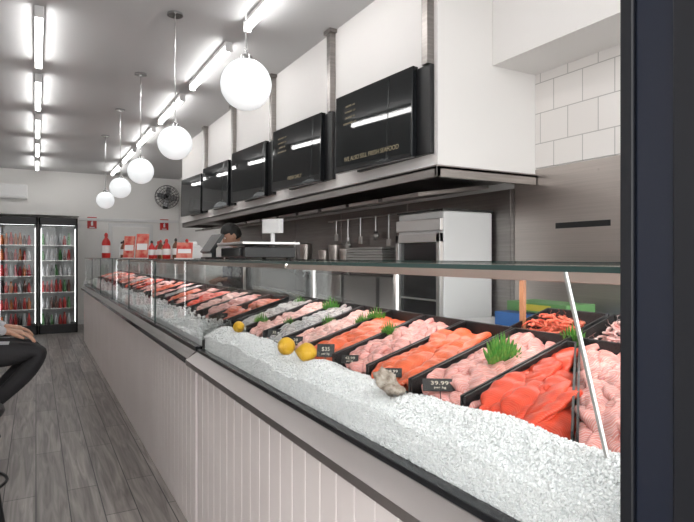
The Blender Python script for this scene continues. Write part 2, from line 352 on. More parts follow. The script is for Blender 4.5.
# ------------------------------------------------------------------ ice
icov=[]; phi=(1+5**.5)/2
for a in(-1,1):
    for b_ in(-phi,phi): icov+= [(0,a,b_),(a,b_,0),(b_,0,a)]
icov=np.array(icov)/np.linalg.norm(icov[0])
from itertools import combinations
dd=np.linalg.norm(icov[:,None]-icov[None],axis=2); el=dd[dd>.01].min()*1.01
icof=[]
for c in combinations(range(12),3):
    if all(dd[p,q]<el for p,q in combinations(c,2)):
        p,q,r=c; nrm=np.cross(icov[q]-icov[p],icov[r]-icov[p])
        icof.append((p,q,r) if nrm@icov[p]>0 else (p,r,q))
icof=np.array(icof)
def ice(name,pos,size):
    N=len(pos); V=np.zeros((N,12,3)); 
    A=rng.normal(size=(N,3,3)); Q,_=np.linalg.qr(A)
    sc=size[:,None]*(rng.uniform(.5,1.15,(N,3)))
    V=(icov[None]*(1+rng.uniform(-.18,.18,(N,12,1))))*sc[:,None,:]; V=np.einsum('nij,nkj->nki',Q,V)+pos[:,None,:]
    F=(icof[None]+12*np.arange(N)[:,None,None]).reshape(-1,3)
    me=bpy.data.meshes.new(name); me.from_pydata(V.reshape(-1,3).tolist(),[],F.tolist()); me.materials.append(ICE); me.update()
    o=bpy.data.objects.new(name,me); S.collection.objects.link(o); return o
def ridge(y):
    return 1.045+.03*np.clip((1.3-y)/.8,0,1)+.006*np.sin(y*9)+.004*np.sin(y*23+1)
def icez(x,y):
    t=np.clip((x-.73)/.10,0,1); zr=ridge(y); zg=1.01+.008*np.sin(y*6+.5)+.006*np.sin(y*17)+.02*np.clip((1.3-y),0,1)
    z=zg+(zr-zg)*np.sin(t*math.pi/2)
    t2=np.clip((x-.85)/.07,0,1); return z-(zr-1.0)*t2**1.5
b=MB(); nx,ny=12,90; vs=[];fs=[]; XB=.737
for iy in range(ny+1):
    y=.46+(2.77-.46)*iy/ny
    for ix in range(nx+1):
        x=XB+(.96-XB)*ix/nx; vs.append((x,y,float(icez(x,y))-.003))
    vs.append((XB,y,.935))
row=nx+2
for iy in range(ny):
    for ix in range(nx): a=iy*row+ix; fs.append((a,a+1,a+row+1,a+row))
    a=iy*row; fs.append((a+row-1,a,a+row,a+row+row-1))
b.add(vs,fs); bedo=b.obj('ice_base',ICEB,smooth=True)
N=19000; y=rng.uniform(.46,2.77,N); x=rng.uniform(.735,.91,N); z=icez(x,y)-.002+rng.uniform(-.003,.003,N)
p1=np.stack([x,y,z],1); s1=rng.uniform(.003,.006,N)
N2=14000; y=rng.uniform(.46,2.77,N2); zt=icez(np.full(N2,.735),y); z=.94+rng.uniform(0,1,N2)*(zt-.94); p2=np.stack([np.full(N2,.7345)+rng.uniform(0,.002,N2),y,z],1); s2=rng.uniform(.003,.005,N2)
N3=3500; y=rng.uniform(.5,2.77,N3); x=rng.uniform(.9,1.28,N3); z=.995+(x-.86)*.30+rng.uniform(-.003,.006,N3); p3=np.stack([x,y,z],1); s3=rng.uniform(.005,.008,N3)
near+=[bedo,ice('crushed_ice',np.concatenate([p1,p2,p3]),np.concatenate([s1,s2,s3]))]
far=case('f',2.83,10.3,[3.9,5.0,6.2,7.4,8.6,9.8],[4.05,5.3,6.55,7.8,9.05],2.84)
dv=MB(); dv.box(1.365,1.375,2.9,10.2,1.1,1.32); far.append(dv.obj('rear_sliding_doors',GLASS))
eb=MB(); eb.box(.70,1.5,10.3,10.34,0,1.0); far.append(eb.obj('end_panel',WPLA))
N=9000; y=rng.uniform(2.86,10.2,N); x=rng.uniform(.742,.9,N); z=.985+.4*(x-.74)+.01*np.sin(y*7)+rng.uniform(-.02,.004,N)
b=MB(); b.add([(.742,2.86,.935),(.742,10.25,.935),(.742,2.86,.975),(.742,10.25,.975),(.86,2.86,1.02),(.86,10.25,1.02),(.92,2.86,1.0),(.92,10.25,1.0)],[(0,1,3,2),(2,3,5,4),(4,5,7,6)])
far+=[b.obj('ice_base',ICEB),ice('crushed_ice',np.stack([x,y,z],1),rng.uniform(.005,.010,N))]
# ------------------------------------------------------------------ seafood
def fillet(mb,c,L,W,T,yaw,pitch=0,roll=0,bend=0,mi=0):
    nu,nv=16,14; v=[];uv=[];f=[]
    ph=random.uniform(0,6); sk=random.uniform(-.25,.25)
    for i in range(nu+1):
        u=i/nu; x=(u-.5)*L
        w=W*.5*min(1,((u+.01)/.16)**.5)*(1-.45*u**2)*min(1,((1.01-u)/.12)**.5)*(1+.06*math.sin(u*11+ph))
        th=T*min(1,((u+.01)/.1)**.5)*(1-.5*u)*min(1,((1.01-u)/.1)**.5)
        for k in range(nv):
            a=2*math.pi*k/nv; ca,sa=math.cos(a),math.sin(a)
            yy=math.copysign(abs(ca)**.8,ca)*w; zz=(abs(sa)**.7)*th*.6*(1+.35*ca) if sa>0 else -abs(sa)**.7*th*.25
            zz+=bend*(-(u-.5)**2)*L+T*.10*math.sin(u*22+ph+abs(yy)*90)*(sa>0)
            yo=sk*W*math.sin(u*3)
            v.append((x,yy+yo,zz)); uv.append((u*L*8+abs(yy)*7,yy*5))
    for i in range(nu):
        for k in range(nv): k2=(k+1)%nv; f.append((i*nv+k,(i+1)*nv+k,(i+1)*nv+k2,i*nv+k2))
    f.append(tuple(range(nv))); f.append(tuple(nu*nv+k for k in range(nv))[::-1])
    M=Matrix.Translation(c)@Matrix.Rotation(-math.atan(.30),4,'Y')@Matrix.Rotation(yaw,4,'Z')@Matrix.Rotation(pitch,4,'Y')@Matrix.Rotation(roll,4,'X')
    mb.add(v,f,mi,uv,M)
def bz(x): return .995+(x-.86)*.30
def slab(mb,x0,x1,f0,f1,za,zb,mi=0,nx=10,ny=8,wav=.006):
    v=[];f=[];uv=[]
    for i in range(nx+1):
        x=x0+(x1-x0)*i/nx
        for q in range(ny+1):
            t=q/ny; y=f0(x)+(f1(x)-f0(x))*t
            e=min(i,nx-i,q,ny-q); z=bz(x)+(za if e==0 else zb+wav*math.sin(i*2.1+q*1.3)+random.uniform(-wav,wav)*.5)
            v.append((x,y,z)); uv.append((x*8,y*6))
    for i in range(nx):
        for q in range(ny): a=i*(ny+1)+q; f.append((a,a+ny+1,a+ny+2,a+1))
    mb.add(v,f,mi,uv)
def content(mb,f0,f1,x0,x1,L,W,T,h,mi=0,yaw=.35,jit=.25,layers=2):
    slab(mb,x0+.01,x1-.01,lambda x:f0(x)+.008,lambda x:f1(x)-.008,.01,h*.75,mi)
    for l in range(layers):
        x=x0+L*.38+(.03*l)
        while x<x1-L*.28:
            a,b_=f0(x)+W*.42,f1(x)-W*.42
            if b_>a-.01:
                n=max(1,int((b_-a)/(W*.48))+1)
                for i in range(n):
                    y=a+(b_-a)*((i+.5*(l%2)*.6)/max(1,n-1) if n>1 else .5); y=min(y,b_)
                    fillet(mb,(x+random.uniform(-.012,.012),y,bz(x)+h+l*T*.45+random.uniform(-.002,.004)),L*random.uniform(.85,1.12),W*random.uniform(.85,1.12),T,math.pi*(random.random()<.3)+yaw+random.uniform(-jit,jit),random.uniform(-.08,.08),.22+random.uniform(-.1,.1),random.uniform(.15,.45),mi)
            x+=L*.52
def wedge(mb,f0,f1,x0,x1,h=.05):
    def sl(xa,xb,ga,gb,za,zb):
        v=[(x,y,bz(x)+z) for z in(za,zb) for y in(0,1) for x in(xa,xb)]
        v=[(x,(ga(x) if y==0 else gb(x)),z) for x,y,z in v]
        mb.add(v,[(0,2,3,1),(4,5,7,6),(0,1,5,4),(2,6,7,3),(0,4,6,2),(1,3,7,5)])
    sl(x0,x1,f0,f1,.004,.010); sl(x0,x1,f0,lambda x:f0(x)+.006,.004,h); sl(x0,x1,lambda x:f1(x)-.006,f1,.004,h); sl(x0,x0+.006,f0,f1,.004,h*.5); sl(x1-.006,x1,f0,f1,.004,h)
edges=[.47,.70,1.01,1.22,1.44,1.66,1.88,2.10,2.32,2.54,2.76]
kinds=[('white_fish_fillets',PINK),('salmon_fillets',SALM2),('white_fish_fillets',PINK),('salmon_fillets',SALM),('white_fish_fillets',PINK),('salmon_fillets',SALM),('white_fish_fillets',PALE),('whole_fish',GREYF),('white_fish_fillets',PALE),('whole_fish',GREYF)]
for k,(nm,m) in enumerate(kinds):
    s0=.78 if k in(0,1) else 0; s1=.78 if k==0 else 0
    y0,y1=edges[k]+.003,edges[k+1]-.003
    f0=lambda x,y0=y0,s0=s0:y0+s0*(x-.87); f1=lambda x,y1=y1,s1=s1:y1+s1*(x-.87)
    x1=1.25 if k!=1 else 1.22
    tb=MB(); wedge(tb,f0,f1,.87,x1,.078)
    c=MB()
    if 'salmon' in nm: content(c,lambda x:f0(x)+.008,lambda x:f1(x)-.008,.875,x1-.01,.17,.075,.024,.05,layers=2,yaw=.3)
    else: content(c,lambda x:f0(x)+.008,lambda x:f1(x)-.008,.875,x1-.01,.12,.05,.020,.05,layers=2,yaw=.7,jit=.5)
    near.append(grp(nm+'_tray',[tb.obj('tray',BLACK),c.obj('fish',m,smooth=True,auto=False)]))
def prawn(mb,c,R,yaw,tilt):
    pts=[];rad=[]
    for i in range(11):
        t=i/10; a=-.3+t*3.6; rr=R*(1-.12*t); pts.append((rr*math.cos(a),rr*math.sin(a),0)); rad.append(R*.30*(1-.62*t)*(1.0 if i%2 else .9) if i>0 else R*.12)
    M=Matrix.Translation(c)@Matrix.Rotation(yaw,4,'Z')@Matrix.Rotation(tilt,4,'X')
    mb.tube(pts,rad,8,M=M)
    e=pts[-1]; mb.add([e,(e[0]-R*.35,e[1]-R*.45,.002),(e[0]+R*.1,e[1]-R*.55,.002),(e[0],e[1],.004)],[(0,1,2),(3,2,1)],M=M)
    p0=pts[0]
    for q in(-.3,.3): mb.tube([p0,(p0[0]+R*.3,p0[1]-R*.8,q*R),(p0[0]-R*.3,p0[1]-R*1.5,q*R*1.5)],R*.02,4,M=M)
for nm_,pmx,(ya,yb) in (('squid_tray',SQUID,(.50,.80)),('squid_tray',SQUID,(.82,1.04)),('prawn_tray',PRAWN,(1.055,1.28))):
    tb=MB(); wedge(tb,lambda x:ya,lambda x:yb,1.262,1.46,.06); pm=MB()
    for l in range(4):
        for i in range(int((yb-ya)*130)-5*l):
            x=random.uniform(1.285+.01*l,1.44-.01*l); y=random.uniform(ya+.02+.01*l,yb-.02-.01*l)
            prawn(pm,(x,y,bz(x)+.02+l*.014),random.uniform(.016,.021),random.uniform(0,6.28),random.uniform(-.7,.7))
    near.append(grp(nm_,[tb.obj('tray',BLACK),pm.obj('shellfish',pmx,smooth=True,auto=False)]))
tb=MB(); y=2.95;k=0
fm=[SALM,PALE,PINK,SALM2,GREYF]; fish=MB()
while y<10.0:
    wedge(tb,lambda x:y,lambda x:y+.28,.88,1.26,.06)
    mi=[0,2,1,3,2,0,4,2][k%8]
    slab(fish,.89,1.25,lambda x:y+.012,lambda x:y+.268,.01,.035,mi,6,5)
    for i in range(14):
        x=random.uniform(.95,1.2); fillet(fish,(x,random.uniform(y+.05,y+.23),bz(x)+.04+.012*(i//7)),.15,.065,.024,random.uniform(.2,1.2),0,random.uniform(0,.3),.3,mi)
    y+=.29;k+=1
far.append(grp('seafood_trays',[tb.obj('trays',BLACK),fish.obj('fish_fillets',fm,smooth=True,auto=False)]))
def lemon(c,r,yaw):
    prof=[(.004,-1.28),(.16,-1.22),(.22,-1.1),(.5,-.9),(.8,-.55),(.97,-.15),(.97,.15),(.8,.55),(.5,.9),(.22,1.12),(.15,1.25),(.004,1.3)]
    M=Matrix.Translation(c)@Matrix.Rotation(yaw,4,'Z')@Matrix.Rotation(math.pi/2,4,'Y')
    return MB().lathe([(a*r,z*r) for a,z in prof],seg=20,M=M).obj('lemon',YEL,smooth=True,auto=False)
near+=[lemon((.81,1.92,1.070),.034,.5),lemon((.82,1.765,1.070),.034,2.2),lemon((.85,2.60,1.065),.028,1.2)]
def garnish(c,R,yaw):
    # moulded plastic grass: rows of tall pointed blades rising from a base strip
    mb=MB(); M=Matrix.Translation(c)@Matrix.Rotation(yaw,4,'Z')
    mb.box(-R*.45,R*.45,-.004,.004,-R*.2,R*.08,M=M)
    for rw,(hh,ly) in enumerate(((1.0,0),(.75,-.007),(.5,-.013))):
        for i in range(9):
            t=(i-4)/4; a=t*.42+random.uniform(-.06,.06); x0=t*R*.38; h=R*hh*(1.1-.45*abs(t)); w=R*.07
            v=[]
            for u,ww,bd in ((0,.8,0),(.35,1.1,.004),(.7,.7,.008),(1,.05,.012)):
                cx=x0+math.sin(a)*h*u; cz=math.cos(a)*h*u; cy=ly-bd*(1+rw)*.7
                v+=[(cx-w*ww,cy,cz),(cx,cy-.0025,cz),(cx+w*ww,cy,cz)]
            f=[]
            for q in range(3): o=q*3; f+=[(o,o+1,o+4,o+3),(o+1,o+2,o+5,o+4)]
            mb.add(v,f,M=M)
    return mb.obj('plastic_grass_garnish',PARS)
for c,R in (((1.08,1.10,1.118),.08),((1.12,1.14,1.132),.06),((1.1,1.66,1.12),.055),((1.18,1.88,1.145),.06),((1.13,1.90,1.13),.05),((1.2,2.31,1.15),.065),((1.08,2.1,1.11),.05),((.95,2.55,1.08),.055),((1.22,2.7,1.14),.055),((1.27,1.03,1.17),.05),((1.0,2.33,1.09),.045)):
    near.append(garnish(c,R,math.radians(-38)+random.uniform(-.25,.25)))
ob=MB()
def fo(p): 
    k=1+.12*math.sin(7*math.atan2(p.y,p.x))+.05*math.sin(13*math.atan2(p.y,p.x)+p.z*6); return Vector((p.x*k*(1+.25*p.y),p.y*k,p.z*(1+.3*math.sin(p.x*9))))
ob.ell((0,0,0),(.030,.045,.014),28,12,fn=fo,M=Matrix.Translation((.81,1.235,1.068))@Matrix.Rotation(.9,4,'X')@Matrix.Rotation(.4,4,'Z'))
ob.ell((0,0,0),(.025,.036,.012),28,12,fn=fo,M=Matrix.Translation((.80,1.19,1.062))@Matrix.Rotation(.2,4,'Y')@Matrix.Rotation(1.9,4,'Z'))
near.append(ob.obj('oyster_shells',OYST,smooth=True,auto=False))
def tag(c,w,h,yaw,tilt,s,par):
    M=Matrix.Translation(c)@Matrix.Rotation(yaw,4,'Z')@Matrix.Rotation(tilt,4,'X')
    b=MB(); b.box(-w/2,w/2,-.001,.001,0,h,M=M); b.tube([(0,.001,.01),(0,.004,-.03)],.0012,5,M=M)
    R=M@Matrix.Translation((0,-.0016,h*.6))@Matrix.Rotation(math.pi/2,4,'X'); R2=M@Matrix.Translation((0,-.0016,h*.25))@Matrix.Rotation(math.pi/2,4,'X')
    par.append(grp('price_tag',[b.obj('card',BLACK),text('price',s,h*.42,R,TEXTM),text('label','per kg',h*.24,R2,TEXTM)]))
yw=math.radians(-35)
for c,w_,h_,t_,s in (((.875,1.10,1.068),.085,.05,-1.15,'39.99'),((.865,1.30,1.066),.055,.035,-1.0,'38.99'),((.87,1.55,1.062),.055,.035,-.9,'42.99'),((.86,1.70,1.06),.06,.045,-.4,'$35'),((.88,2.0,1.055),.055,.04,-.6,'28'),((.89,2.25,1.055),.055,.04,-.6,'32')):
    tag(c,w_,h_,yw,t_,s,near)
y=3.05
for s in ['24','32','19','45','27','22','38','30','26','41','18','29']:
    tag((.9,y,1.045),.06,.045,yw,-.3,s,far); y+=.58
grp('fish_display_case',near); grp('fish_display_case',far)
# bottles
def bottle(name,c,h,r,m,capm,trig=False):
    c=(c[0],c[1],c[2]+.001)
    b=MB(); b.lathe([(r*.9,0),(r,.02*h),(r,.6*h),(r*.8,.7*h),(r*.35,.8*h),(r*.35,.86*h)],c,18)
    cp=MB(); cp.lathe([(r*.42,.86*h),(r*.42,.94*h),(r*.2,h)],c,14)
    if trig: cp.box(c[0]-.05,c[0]+.03,c[1]-.012,c[1]+.012,c[2]+h*.95,c[2]+h*1.06); cp.tube([(c[0]-.035,c[1],c[2]+h*.95),(c[0]-.05,c[1],c[2]+h*.8)],.004,6)
    lb=MB(); lb.lathe([(r*1.01,.2*h),(r*1.01,.5*h)],c,18)
    return grp(name,[b.obj('bottle_body',m,smooth=True),cp.obj('cap',capm,smooth=True),lb.obj('label',WPLA,smooth=True)])
bottle('spray_bottle',(1.43,3.02,1.12),.2,.035,mat('clear_plastic',(.65,.65,.65),.2),WPLA,True)
sc=MB(); sc.box(1.0,1.3,2.95,3.4,TZ+.012,TZ+.07,0); sc.box(.98,1.32,2.93,3.42,TZ+.085,TZ+.10,1); sc.box(1.1,1.2,3.1,3.25,TZ+.07,TZ+.086,0)
for x in(1.03,1.27):
    for y in(2.98,3.37): sc.lathe([(.015,.001),(.015,.012)],(x,y,TZ),10)
sc.box(.985,1.0,3.0,3.35,TZ+.02,TZ+.065,2)
col=MB(); col.tube([(1.26,3.2,TZ+.05),(1.26,3.2,TZ+.18)],.014,10); M=Matrix.Translation((1.26,3.2,TZ+.2))@Matrix.Rotation(math.radians(25),4,'Z')
col.box(-.02,.02,-.07,.07,-.04,.045,M=M)
grp('weighing_scale',[sc.obj('base_and_pan',[BLACK,STEELL,SCREEN],bevel=.003),col.obj('display_column',WPLA,bevel=.003)])
pr=MB(); pr.box(1.15,1.3,5.0,5.17,TZ+.001,TZ+.10); pr.box(1.16,1.29,5.03,5.13,TZ+.10,TZ+.12); pr.tube([(1.18,5.08,TZ+.13),(1.27,5.08,TZ+.13)],.025,14)
pr.obj('receipt_printer',WPLA,bevel=.006)
pos=MB(); M=Matrix.Translation((1.0,3.60,TZ+.10))@Matrix.Rotation(math.radians(35),4,'Y'); pos.box(-.012,.012,-.12,.12,-.07,.07,M=M); pos.box(.94,1.06,3.54,3.66,TZ+.001,TZ+.015); pos.tube([(1.01,3.60,TZ+.01),(1.01,3.60,TZ+.08)],.015,10)
pos.obj('cash_register_screen',BLACK,bevel=.003)
CL=mat('sauce_brown',(.12,.04,.015),.3); CLY=mat('sauce_yel',(.45,.27,.05),.4)
bottle('pump_bottle',(.83,8.2,TZ),.34,.055,RED,RED)
for k,(x,y,h,r,m) in enumerate([(.86,4.35,.15,.03,RED),(.95,4.45,.16,.026,CL),(.9,4.6,.14,.03,CLY),(1.0,4.3,.15,.03,CL),(.92,4.12,.12,.028,CLY),(.84,4.85,.15,.026,RED),(.93,4.95,.16,.028,CL),(.86,6.7,.2,.035,CL),(.9,7.2,.2,.03,WPLA),(1.05,5.7,.17,.035,RED)]):
    bottle('sauce_bottle',(x,y,TZ),h,r,m,RED if k%3==0 else BLACK)
CARD=mat('menu_card',(.50,.02,.015),.5,noise=(22,(.6,.25,.18)))
for (x,y,h) in ((.82,5.25,.23),(.84,6.2,.24),(.9,3.95,.12)):
    M=Matrix.Translation((x,y,TZ))@Matrix.Rotation(math.radians(-25),4,'Z'); b=MB()
    b.box(-.06,.06,-.03,.03,.001,.008,M=M); 
    c=MB(); M2=M@Matrix.Rotation(math.radians(-14),4,'X'); c.box(-.055,.055,-.002,.002,.008,h,M=M2); c.box(-.045,.045,-.003,-.002,h*.35,h*.6,1,M=M2)
    grp('menu_stand',[b.obj('foot',WPLA),c.obj('card',[CARD,WPLA])])
pl=MB()
for k in range(9): pl.lathe([(.05,0),(.075,.02),(.075,.024)],(1.1,5.45,TZ+.001+.012*k),18)
pl.obj('takeaway_containers',WPLA,smooth=True)
# ------------------------------------------------------------------ drinks fridges
cols=[mat('drink_%d'%i,c,.3) for i,c in enumerate([(.40,.015,.015),(.40,.10,.02),(.02,.015,.015),(.5,.5,.52),(.06,.18,.06),(.35,.02,.04),(.10,.03,.02)])]
FR_L=mat('fridge_light',(1,1,1),.5,emis=5)
def fridge(x0,x1,y0=11.55,y1=12.2,H=2.12):
    w=x1-x0
    f=MB(); f.box(x0,x0+.03,y0,y1,.0,H); f.box(x1-.03,x1,y0,y1,0,H); f.box(x0,x1,y1-.03,y1,0,H); f.box(x0,x1,y0,y1,0,.14); f.box(x0,x1,y0,y1,H-.12,H)
    f.box(x0,x0+.035,y0-.04,y0,.12,H-.1); f.box(x1-.035,x1,y0-.04,y0,.12,H-.1); f.box(x0,x1,y0-.04,y0,.12,.17); f.box(x0,x1,y0-.04,y0,H-.14,H-.1)
    i=MB(); i.box(x0+.03,x1-.03,y1-.04,y1-.03,.14,H-.13)
    s=MB(); zs=[.16,.46,.76,1.06,1.34,1.62]
    for z in zs[1:]: s.box(x0+.03,x1-.03,y0+.04,y1-.05,z-.012,z)
    bt=MB()
    for zi,z in enumerate(zs):
        n=int((w-.08)/.07)
        for q in range(n):
            x=x0+.07+q*.07; mi=random.choice([0,0,5,2,6,1,3]) if x0<0 else random.choice([3,3,4,2,0,6]); hh=random.choice([.2,.22,.17])
            for yy in(y0+.09,y0+.18): bt.lathe([(.029,0),(.031,.02),(.031,hh*.55),(.014,hh*.8),(.014,hh)],(x,yy,z),8,mi)
    g=MB(); g.box(x0+.035,x1-.035,y0-.03,y0-.022,.17,H-.14)
    hd=MB(); hx_=x1-.06; hd.tube([(hx_,y0-.075,.9),(hx_,y0-.075,1.4)],.01,8)
    for z in(.92,1.38): hd.tube([(hx_,y0-.075,z),(hx_+.04,y0-.04,z)],.007,6)
    lg=MB(); lg.box(x0+.035,x0+.045,y0+.03,y0+.045,.2,H-.2); lg.box(x1-.045,x1-.035,y0+.03,y0+.045,.2,H-.2); lg.box(x0+.05,x1-.05,y0+.03,y0+.06,H-.14,H-.125)
    grp('drinks_fridge',[f.obj('cabinet',BLACK,bevel=.004),i.obj('interior_back',WPLA),s.obj('shelves',STEELL),bt.obj('bottles',cols,smooth=True),g.obj('door_glass',GLASS),hd.obj('handles',STEELL),lg.obj('interior_lights',FR_L)])
fridge(-.60,.03); fridge(.045,.68); fridge(-1.25,-.615)
a=MB(); a.box(-.95,-.15,12.68,12.9-.001,2.55,2.82); a.box(-.93,-.17,12.66,12.69,2.57,2.62); a.obj('air_conditioner',WPLA,bevel=.02)
def sign(x,z):
    b=MB(); b.box(x-.09,x+.09,BY-.012,BY-.001,z-.12,z+.12,0); b.box(x-.02,x+.02,BY-.014,BY-.012,z-.06,z+.02,1); b.box(x-.05,x+.05,BY-.014,BY-.012,z-.11,z-.09,1); b.tube([(x,BY-.013,z+.02),(x+.03,BY-.013,z+.07)],.008,6,1)
    b.obj('fire_equipment_sign',[RED,WPLA])
sign(1.03,2.12); sign(2.5,2.12)
f=MB(); c=Vector((2.52,BY-.22,2.72))
for R in(.25,.19,.13,.07):
    for dy in((-.05,.05) if R>.2 else (-.07 if R<.15 else -.065,)):
        f.tube([(c.x+R*math.cos(t*math.pi/16),c.y+dy,c.z+R*math.sin(t*math.pi/16)) for t in range(33)],.005,5)
for k in range(20):
    t=k*math.pi/10; f.tube([(c.x+.04*math.cos(t),c.y-.08,c.z+.04*math.sin(t)),(c.x+.15*math.cos(t),c.y-.07,c.z+.15*math.sin(t)),(c.x+.25*math.cos(t),c.y-.05,c.z+.25*math.sin(t)),(c.x+.25*math.cos(t),c.y+.05,c.z+.25*math.sin(t)),(c.x+.06*math.cos(t),c.y+.07,c.z+.06*math.sin(t))],.003,4)
hb=MB(); hb.ell((c.x,c.y+.07,c.z),(.07,.08,.07),16,10); hb.tube([(c.x,c.y+.1,c.z),(c.x,c.y+.15,c.z-.1),(c.x,BY-.02,c.z-.15)],.018,8); hb.box(c.x-.05,c.x+.05,BY-.03,BY,c.z-.25,c.z-.08)
bl=MB()
for k in range(4):
    M=Matrix.Translation(c)@Matrix.Rotation(k*math.pi/2+.3,4,'Y')@Matrix.Rotation(.5,4,'X')
    bl.add([(.03,-.003,-.03),(.03,-.003,.03),(.13,-.003,.09),(.21,-.003,.07),(.22,-.003,-.02),(.12,-.003,-.05),(.03,.003,-.03),(.03,.003,.03),(.13,.003,.09),(.21,.003,.07),(.22,.003,-.02),(.12,.003,-.05)],[(0,1,2,3,4,5),(11,10,9,8,7,6)]+[(i,(i+1)%6,6+(i+1)%6,6+i)[::-1] for i in range(6)],M=M)
grp('wall_fan',[f.obj('cage',BLACK,smooth=True),hb.obj('motor_and_bracket',BLACK,smooth=True),bl.obj('blades',mat('fan_blade',(.25,.25,.26),.4))])
# ------------------------------------------------------------------ stools
def stool(x,y,h=.74):
    s=MB(); s.lathe([(.05,-.03),(.165,-.03),(.175,-.01),(.17,.01),(.14,.02),(0.01,.018)],(x,y,h-.02),28)
    l=MB()
    for k in range(4):
        a=math.pi/4+k*math.pi/2; l.tube([(x+.11*math.cos(a),y+.11*math.sin(a),h-.05),(x+.22*math.cos(a),y+.22*math.sin(a),0.0)],.013,8)
    for z,r in((.28,.183),(.5,.150)):
        l.tube([(x+r*math.cos(t*math.pi/12),y+r*math.sin(t*math.pi/12),z) for t in range(25)],.008,6)
    grp('bar_stool',[s.obj('seat',BLACK,smooth=True),l.obj('legs',BLACK,smooth=True)])
stool(-.40,3.95); stool(-.31,3.3,.66); stool(-.44,4.85); stool(-.44,5.6)
tb=MB(); tb.box(LX+.01,-.75,2.6,6.2,1.0,1.035)
for y in(2.8,6.0): tb.box(-1.2,-1.15,y,y+.05,0,1.0); tb.box(-1.35,-1.0,y-.05,y+.1,0,.02)
tb.obj('bar_table',[WPLA],bevel=.004)
# ------------------------------------------------------------------ people
def evalskin(pts,rad,edges,sub=2,root=0):
    me=bpy.data.meshes.new('t'); me.from_pydata(pts,edges,[]); o=bpy.data.objects.new('t',me); S.collection.objects.link(o)
    sk=o.modifiers.new('s','SKIN'); sk.use_smooth_shade=True
    for i,r in enumerate(rad):
        r=r if isinstance(r,tuple) else (r,r); me.skin_vertices[0].data[i].radius=r; me.skin_vertices[0].data[i].use_root=(i==root)
    sb=o.modifiers.new('u','SUBSURF'); sb.levels=sub; sb.render_levels=sub
    bpy.context.view_layer.update(); dg=bpy.context.evaluated_depsgraph_get()
    m2=bpy.data.meshes.new_from_object(o.evaluated_get(dg)); V=[v.co.copy() for v in m2.vertices]; F=[tuple(p.vertices) for p in m2.polygons]
    bpy.data.objects.remove(o); bpy.data.meshes.remove(m2); return V,F
def body(J,mats,zones):
    names=list(J); idx={n:i for i,n in enumerate(names)}
    E=[('pelvis','spine'),('spine','chest'),('chest','neckb'),('neckb','neck')]
    for s in'LR': E+=[('chest','sh'+s),('sh'+s,'el'+s),('el'+s,'wr'+s),('pelvis','hip'+s),('hip'+s,'mid'+s),('mid'+s,'kn'+s),('kn'+s,'calf'+s),('calf'+s,'an'+s),('an'+s,'toe'+s)]
    V,F=evalskin([J[n][0] for n in names],[J[n][1] for n in names],[(idx[a],idx[b]) for a,b in E],2)
    mb=MB()
    segs=[(Vector(J[a][0]),Vector(J[b][0]),zones(a,b)) for a,b in E]
    mi=[]
    for f in F:
        c=sum((V[i] for i in f),Vector())/len(f); best=9;bi=0
        for a,b2,z in segs:
            ab=b2-a; t=max(0,min(1,(c-a).dot(ab)/ab.length_squared)); dd=(a+ab*t-c).length
            if dd<best: best=dd;bi=z
        mi.append(bi)
    mb.v=[tuple(v) for v in V]; mb.f=F; mb.m=mi; mb.uv=[(0,0)]*len(V)
    return mb.obj('body',mats,smooth=True,auto=False)
def hand(wr,fwd,nrm,side,curl=.35):
    fwd=Vector(fwd).normalized(); nrm=Vector(nrm); nrm=(nrm-fwd*nrm.dot(fwd)).normalized(); lat=fwd.cross(nrm)*side
    wr=Vector(wr); mb=MB()
    V,F=evalskin([wr-fwd*.02,wr+fwd*.02,wr+fwd*.05,wr+fwd*.088-lat*.03,wr+fwd*.092-lat*.01,wr+fwd*.092+lat*.012,wr+fwd*.086+lat*.032],[.024,.021,.02,.013,.013,.013,.012],[(0,1),(1,2),(2,3),(2,4),(2,5),(2,6)]); mb.add(V,F)
    for off,Ln,r in((-.03,.072,.0095),(-.01,.08,.0098),(.012,.074,.0093),(.032,.058,.0082)):
        p=wr+fwd*.075+lat*off; pts=[p]; a=0.05
        for s in(.018,.42,.32,.26): 
            l=s*Ln if s>.02 else s; d=fwd*math.cos(a)-nrm*math.sin(a); p=p+d*l; pts.append(p); a+=curl
        V,F=evalskin(pts,[r*1.05,r*1.05,r,r*.92,r*.75],[(i,i+1) for i in range(4)]); mb.add(V,F)
    p=wr+fwd*.02-lat*.02; d1=(fwd*.7-lat*.75-nrm*.2).normalized(); d2=(fwd*.95-lat*.3-nrm*.2).normalized()
    pts=[p,p+d1*.035,p+d1*.05+d2*.022,p+d1*.055+d2*.048]
    V,F=evalskin(pts,[.014,.013,.0105,.008],[(i,i+1) for i in range(3)]); mb.add(V,F)
    return mb.obj('hand',SKIN,smooth=True,auto=False)
